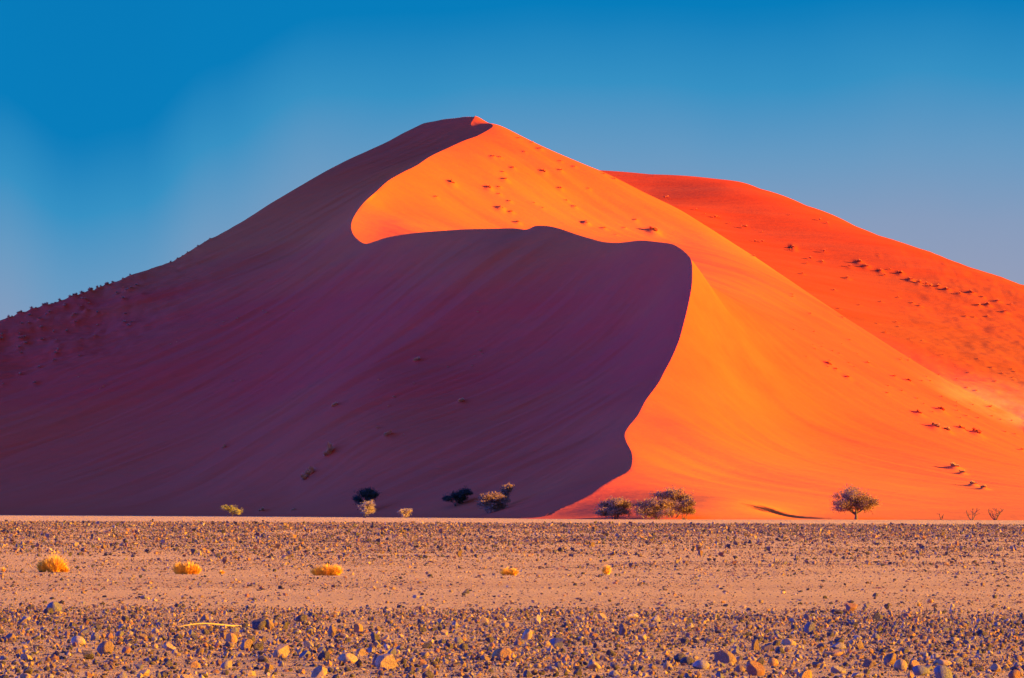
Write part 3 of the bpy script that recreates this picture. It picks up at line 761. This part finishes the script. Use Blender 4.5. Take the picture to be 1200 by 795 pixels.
# grass tufts
def blades(n, R_, H, seed, droop=0.5, width=0.012, lean=0.0):
    r = np.random.default_rng(seed); V = []; Fc = []
    for k in range(n):
        a = r.uniform(0, 2*math.pi); q = math.sqrt(r.random()); bx, by = q*math.cos(a)*R_*0.45, q*math.sin(a)*R_*0.45
        l = H * r.uniform(0.5, 1.08) * (1 - 0.40*q*q); out = q * droop * r.uniform(0.5, 1.4)
        a2 = a + r.normal(0, 0.5); dx, dy = math.cos(a2), math.sin(a2); w_ = width * r.uniform(0.6, 1.4); px, py = -dy*w_, dx*w_
        pw_ = r.uniform(0, 2*math.pi); px, py = math.cos(pw_)*w_, math.sin(pw_)*w_
        pts = []
        for t in (0, 0.4, 0.75, 1.0):
            o_ = out * t * t * R_ * 1.5; pts.append((bx + dx*o_ + lean*t*H, by + dy*o_, l * (t - 0.22*out*t*t)))
        i = len(V)
        for (p, s_) in zip(pts[:3], (1, 0.8, 0.5)): V += [(p[0]-px*s_, p[1]-py*s_, p[2]), (p[0]+px*s_, p[1]+py*s_, p[2])]
        V.append(pts[3])
        Fc += [(i, i+1, i+3), (i, i+3, i+2), (i+2, i+3, i+5), (i+2, i+5, i+4), (i+4, i+5, i+6)]
    return np.array(V), np.array(Fc)
def grass(u, v, wpx, hpx, label, seed, n, parts=((0, 1, 1),)):
    x, D, z = ground_at(u, v); Vs = []; Fs = []; o_ = 0
    for k, (dx, sc, hs) in enumerate(parts):
        W_ = wpx/F*D/2*sc; V, Fc = blades(int(n*sc), W_, hpx/F*D*hs*1.05, seed*10+k, width=0.011)
        V[:, 0] += dx * wpx/F*D/2; Vs.append(V); Fs.append(Fc + o_); o_ += len(V)
    o = obj_from('grass_tuft', np_mesh('grass_tuft', np.vstack(Vs), np.vstack(Fs)), M_STRAW, None, (x, D, z - 0.01))
    tag(o, label, 'grass tuft', 'golden grass tufts on the plain')
grass(62, 670, 38, 22, 'largest golden grass tuft, round and bushy, at the far left', 1, 1500, ((0.1, .85, 1), (-0.65, .4, .75), (.7, .35, .4)))
grass(219, 672.5, 34, 16, 'low wide golden grass tuft with a tiny tuft to its right', 2, 1200, ((0.1, .7, 1), (-0.55, .5, .95), (.6, .45, .8)))
grass(260, 672.5, 8, 5, 'tiny golden grass tuft right of the low wide one', 3, 250)
grass(383, 673.5, 38, 15, 'long ragged golden grass tuft left of the photo centre', 4, 1300, ((0.0, .6, 1), (-0.6, .45, .8), (.55, .5, .95)))
grass(597, 674, 24, 10, 'short flat golden grass tuft near the photo centre', 5, 800, ((-.4, .6, 1), (.4, .6, 1)))
grass(711, 673, 12, 13, 'small upright golden grass tuft, the rightmost large one', 6, 500)
grass(1077, 711, 5, 6, 'tiny orange grass sprig on the sandy strip at right', 7, 120)
grass(4, 670, 6, 7, 'tiny pale grass sprig at the left edge', 8, 120)

# the dead branch among the stones
T = Tubes(); r = np.random.default_rng(3)
x0, D0_, z0 = ground_at(205, 738); x1, D1_, z1 = ground_at(293, 735.5)
pts = [(x0 + (x1-x0)*t, D0_ + (D1_-D0_)*t + r.normal(0, .03), 0.03 + 0.05*math.sin(t*5) + 0.05*t) for t in np.linspace(0, 1, 12)]
T.tube(pts, list(np.linspace(0.008, 0.022, 12)), 6)
T.tube([pts[5], (pts[5][0]-0.2, pts[5][1]+.1, 0.10)], [0.012, 0.004]); T.tube([pts[8], (pts[8][0]-0.3, pts[8][1]-.1, 0.08)], [0.012, 0.004])
mb, nt, b_ = mat_new('bleached_wood', 0.8); nt.links.new(mixrgb(nt, noise(nt, coords(nt), 12, 3), (0.30, 0.19, 0.10), (0.40, 0.26, 0.14)), b_.inputs['Base Color'])
o = obj_from('dead_branch', T.mesh('dead_branch'), mb)
tag(o, 'long thin bleached branch lying among the stones at left', 'branch')

# ------- clumps of grass and scrub on the dune
def clump_mesh(seed, n=140, h=0.55):
    V, Fc = blades(n, 0.5, h, seed, droop=0.8, width=0.045); V[:, 2] -= 0.04
    return np_mesh('grass_clump', V, Fc)
def mound_mesh(seed):
    """a ragged hummock: several clumps run together down the slope"""
    r = np.random.default_rng(seed); Vs = []; Fs = []; o_ = 0
    for k in range(5):
        V, Fc = blades(90, 0.22, r.uniform(.25, .5), seed*7+k, droop=.8, width=0.04); V[:, 0] += (k-2)*0.2 + r.normal(0, .04); V[:, 1] += r.normal(0, .12)
        Vs.append(V); Fs.append(Fc + o_); o_ += len(V)
    return np_mesh('grass_clump', np.vstack(Vs), np.vstack(Fs))
def variants(mat):
    out = [clump_mesh(100+k) for k in range(4)] + [mound_mesh(200+k) for k in range(3)]
    for me in out: me.materials.append(mat)
    return out
CL = {'dark': variants(M_TUFT), 'pale': variants(M_TUFTP), 'scrub': variants(M_TUFTB), 'bleached': variants(M_TUFTG)}
r3 = random.Random(9); MOUNDS = []
def clump(u, v, w, kind, label, group, h=None, mound=None, sink=0.0):
    p = surf(u, v)
    if p is None:
        for k in range(1, 9):
            p = surf(u, v + k)
            if p is not None: break
    if p is None or p[1] < 780: return
    x, y, z = p; s = w / F * y
    if mound is None: mound = w >= 8
    me = CL[kind][4 + r3.randrange(3)] if mound else CL[kind][r3.randrange(4)]
    o = obj_from('grass_clump', me, None); o.location = (x, y, z - 0.05 - sink); MOUNDS.append((o, x, y, s, kind, u))
    hh = (h / F * y) / 0.5 if h else s * r3.uniform(0.7, 1.0)
    s *= 0.68; o.scale = (s, s * r3.uniform(0.8, 1.2), hh); 
    if mound:
        # lie down the slope
        e = 1.0
        gx_ = float((hz(np.array([x+e]), np.array([y])) - hz(np.array([x-e]), np.array([y])))[0]) / (2*e)
        gy_ = float((hz(np.array([x]), np.array([y+e])) - hz(np.array([x]), np.array([y-e])))[0]) / (2*e)
        gx_ = max(-0.7, min(0.7, gx_)); gy_ = max(-0.6, min(0.6, gy_)); g = math.hypot(gx_, gy_) + 1e-6; dx, dy = -gx_/g, -gy_/g
        if abs(dx) < 0.6: dx = math.copysign(0.8, dx); dy = -0.6
        ax = Vector((dx, dy, gx_*dx + gy_*dy)).normalized(); az = Vector((-gx_, -gy_, 1)).normalized(); ay = az.cross(ax)
        o.rotation_euler = Matrix((ax, ay, az)).transposed().to_euler()
    else: o.rotation_euler = (0, 0, r3.uniform(0, 6.28))
    tag(o, label, 'grass clump', group)

# shaded slope, one by one
for u, v, w, lab in [(387,532,24,'long bleached grass clump slanting on the shaded slope, the largest there'),(362,560,26,'long faint bleached grass clump just below the largest one on the shaded slope'),
  (392,477,12,'curved bleached grass clump high above the largest one on the shaded slope'),(263,525,8,'single bleached grass clump on the shaded slope, left of the largest one'),
  (455,512,14,'slanting bleached grass clump on the shaded slope, right of the largest one'),(442,503,5,'small bleached grass clump just above the slanting one right of the largest'),
  (462,467,6,'upright bleached grass clump on the middle of the shaded slope'),(488,424,12,'slanting bleached grass clump in the upper middle of the shaded slope'),
  (540,472,11,'bleached grass clump on the shaded slope nearest to its lit right edge'),(344,599,8,'bleached grass clump at the shaded foot of the dune, between the yellow-green and pale trees'),
  (307,600,10,'bleached grass clump at the shaded foot, just right of the yellow-green tree')]:
    clump(u, v, w, 'bleached', lab, 'bleached grass clumps on the shaded slope')
for u, v in [(563,412),(565,416),(553,430),(556,418),(525,431),(485,450),(455,477),(443,446),(473,510),(308,365),(312,368),(278,374),(262,379),(305,415),(117,457),(121,454),(92,443),(200,404),(207,402),(282,447),(273,448),(344,366),(560,300+68)]:
    clump(u, v, r3.uniform(3, 4.5), 'bleached', 'tiny bleached grass speck on the broad shaded slope', 'grass specks on the shaded slope', mound=False)
# skyline scrub on the left
for i, (u, v, w, h) in enumerate([(10,371,5,6),(14,369,4,4),(23,367,9,5),(37,363,6,6),(42,362,4,3),(53,357,10,5),(61,357,6,3),(65,354,4,2),(70,353.5,5,4),(82,349,6,5),(88,346,8,4),(96,343.5,7,6),(106,341,9,5),(114,338.5,5,5),(118,337,4,4),(125,333.5,8,5),(132,331.5,5,4),
      (144,327.5,4,3),(152.5,323,3.5,5),(200,305.5,3,3),(208,302,3.5,2.5),(214,298,3,2),(220,296,4,2.5),(232,289,4,3),(240,284,3,2),(246,279,3,3)]):
    if u < 135: clump(u, v + 0.8, w, 'scrub', 'dark scrub clump standing against the sky on the lower left skyline', 'scrub clumps on the left skyline', h=h * r3.uniform(0.6, 1.1))
    else: clump(u, v + 0.8, w, 'scrub', 'tiny grass clump against the sky on the upper left skyline', 'scrub clumps on the left skyline', h=h * r3.uniform(0.6, 1.1))
for k in range(55):
    t = r3.random(); u = -5 + 165 * t ** 1.3; v = 378 - 50 * (u / 160) + 4 + r3.random() ** 1.3 * (95 - u * 0.3)
    clump(u, v, r3.uniform(3.5, 8), 'scrub', 'low dark scrub clump in the shade below the left skyline', 'scrub clumps scattered over the hummocky left slope', h=r3.uniform(1.5, 3.5), mound=False)
# sunlit upper slope below the summit
UP = [(530,216,9),(511,232,5),(578,185,6),(586,186,5),(601.5,198.6,6),(615,179,4),(592,212,7),(590,203,5),(573,222,8),(585,220,4),(597,237,5),(586,246,9),(599,250,6),(607,262,7),(657,222,6),
      (673,243,5),(687,262,7),(637,203,8),(657,201,6),(608,163,4),(624,168,4),(633,176,6),(657,190,4),(673,196,4),(690,222,4),(664,236,4),(626,239,3),(636,245,3),(585,229,4),(588,247,7),
      (673.5,244,5),(687,263.5,7),(708,269,6),(732,268,4),(722,276,3),(766,273,13),(745,259,5)]
for u, v, w in UP:
    if w >= 8: clump(u, v, w, 'dark', {530:'dark elongated grass clump highest left on the sunlit bowl', 573:'dark elongated grass clump in the middle of the sunlit bowl', 586:'dark elongated grass clump low in the sunlit bowl', 637:'dark grass clump on the right side of the sunlit bowl', 766:'long thin dark grass streak above the rounded end of the shaded crest'}[u], 'dark grass clumps below the summit')
    else: clump(u, v, w, 'dark', 'small dark grass clump on the sunlit slope below the summit', 'dark grass clumps below the summit')
# red ridge on the right
RI = [(781,234,9),(720.6,211,5),(707.6,205,4),(816,247,5),(826,252,3),(838.7,256,7),(842,256,4),(855,263,4),(873,268,8),(885,283.6,5),(894,285,7),(929.7,291.6,7),(926,294,5),(950,304.6,7),(945,310,5),
      (884,302,6),(940.5,322,5),(926,252.6,3),(894,273,3),(961,259,6),(970,262.7,5),(966,296.7,7),(964,308,5),(950,304,5),(996,313.5,7),(1006.6,309,9),(1015,314,9),(1032,319,7),(1037,324,6),(1043,317,5),
      (1055.6,322,8),(1067,329,8),(1077,333,8),(1086,334,6),(1091,337,7),(1099.7,337,7),(1109.7,340.7,8),(1125,346,7),(1138.6,344.5,9),(1152,349.5,5),(1169,354.5,7),(1185,358,5),(1147,359.5,7),(1157.5,359,8),(1177.6,367,7),
      (1132,372,5),(1157.5,372,5),(1142,373,4),(993,327,7),(978,341,4),(1078,359.5,5),(1069.5,356,4),(1033,354.5,4),(1053,349.5,4),(1030.5,300.5,3)]
for u, v, w in RI:
    if u == 781: clump(u, v, w, 'dark', 'dark grass clump alone where the red ridge meets the orange shoulder', 'grass clumps on the red ridge')
    else: clump(u, v, w, 'dark', 'dark grass clump in the long slanting line across the red ridge', 'grass clumps on the red ridge')
for k in range(70):
    u = r3.uniform(920, 1205); v = 0.42*(u-900) + 318 + r3.uniform(-6, 85)
    if v < 345 + (u-950)*0.10: v += 18
    clump(u, v, r3.uniform(2.2, 4.5), 'dark', 'faint small grass clump on the lower flank of the red ridge', 'small grass clumps on the lower flank of the red ridge', mound=False, h=r3.uniform(1, 2))
# lower right slope, one by one
for u, v, w, kd_, lab in [(972,429,9,'dark','dark grass clump at the top of the short line on the orange slope'),(980,434,6,'dark','middle grass clump of the short line on the orange slope'),(994,444,7,'dark','lowest grass clump of the short line on the orange slope'),
  (1017.6,427,7,'dark','dark grass clump right of the short line, near the edge of the red ridge'),(1048,443,7,'dark','left of two faint grass clumps high on the lower right slope'),(1064.7,448.4,9,'dark','right of two faint grass clumps high on the lower right slope'),
  (1077,486,10,'dark','grass clump above and left of the biggest ragged one on the right slope'),(1103,483,12,'dark','grass clump straight above the biggest ragged one on the right slope'),
  (1097,503,14,'pale','biggest ragged grass clump on the right slope, dark on its left'),(1110,507,11,'pale','pale grass clump touching the biggest ragged one'),(1127,504,10,'dark','dark small-leaved clump left of the slanting one on the right slope'),
  (1145,510,14,'dark','slanting dark grass clump on the right slope beyond the biggest ragged one'),(1119,550,14,'pale','bright pale grass clump with a dark left side low on the right slope'),(1128,556,9,'pale','pale grass clump just below the bright one low on the right slope'),
  (1141,570,12,'pale','left of the two lowest pale grass clumps on the right slope'),(1153,574,10,'pale','right of the two lowest pale grass clumps on the right slope'),(1160,479,7,'dark','grass clump beside the pale sandy hollow at right'),
  (1197.5,529,7,'dark','grass clump at the right edge of the photo, low on the slope'),(1075,468,4,'dark','tiny grass clump midway down the right slope')]:
    clump(u, v, w, kd_, lab, 'grass clumps on the lower right slope')

# wind-piled sand under every clump
co = np.empty(len(dune_me.vertices) * 3, np.float32); dune_me.vertices.foreach_get('co', co); co = co.reshape(-1, 3)
Vg = co.reshape(ny, nx, 3)
for o, x, y, s_, kd_, u_ in MOUNDS:
    A_ = min(0.32 * s_, 0.9) * (0.6 if kd_ == 'bleached' else 1.0); rx_, ry_ = max(0.55 * s_, 0.55), max(0.8 * s_, 0.8)
    i0, i1 = np.searchsorted(GX, [x - 3.2*rx_, x + 3.2*rx_]); j0, j1 = np.searchsorted(GY, [y - 3.2*ry_, y + 3.2*ry_])
    blk = Vg[j0:j1, i0:i1]
    if blk.size: blk[..., 2] += A_ * np.exp(-((blk[..., 0]-x)/rx_)**2 - ((blk[..., 1]-y)/ry_)**2)
    o.location.z += A_ * 0.8
dune_me.vertices.foreach_set('co', Vg.reshape(-1)); dune_me.update()
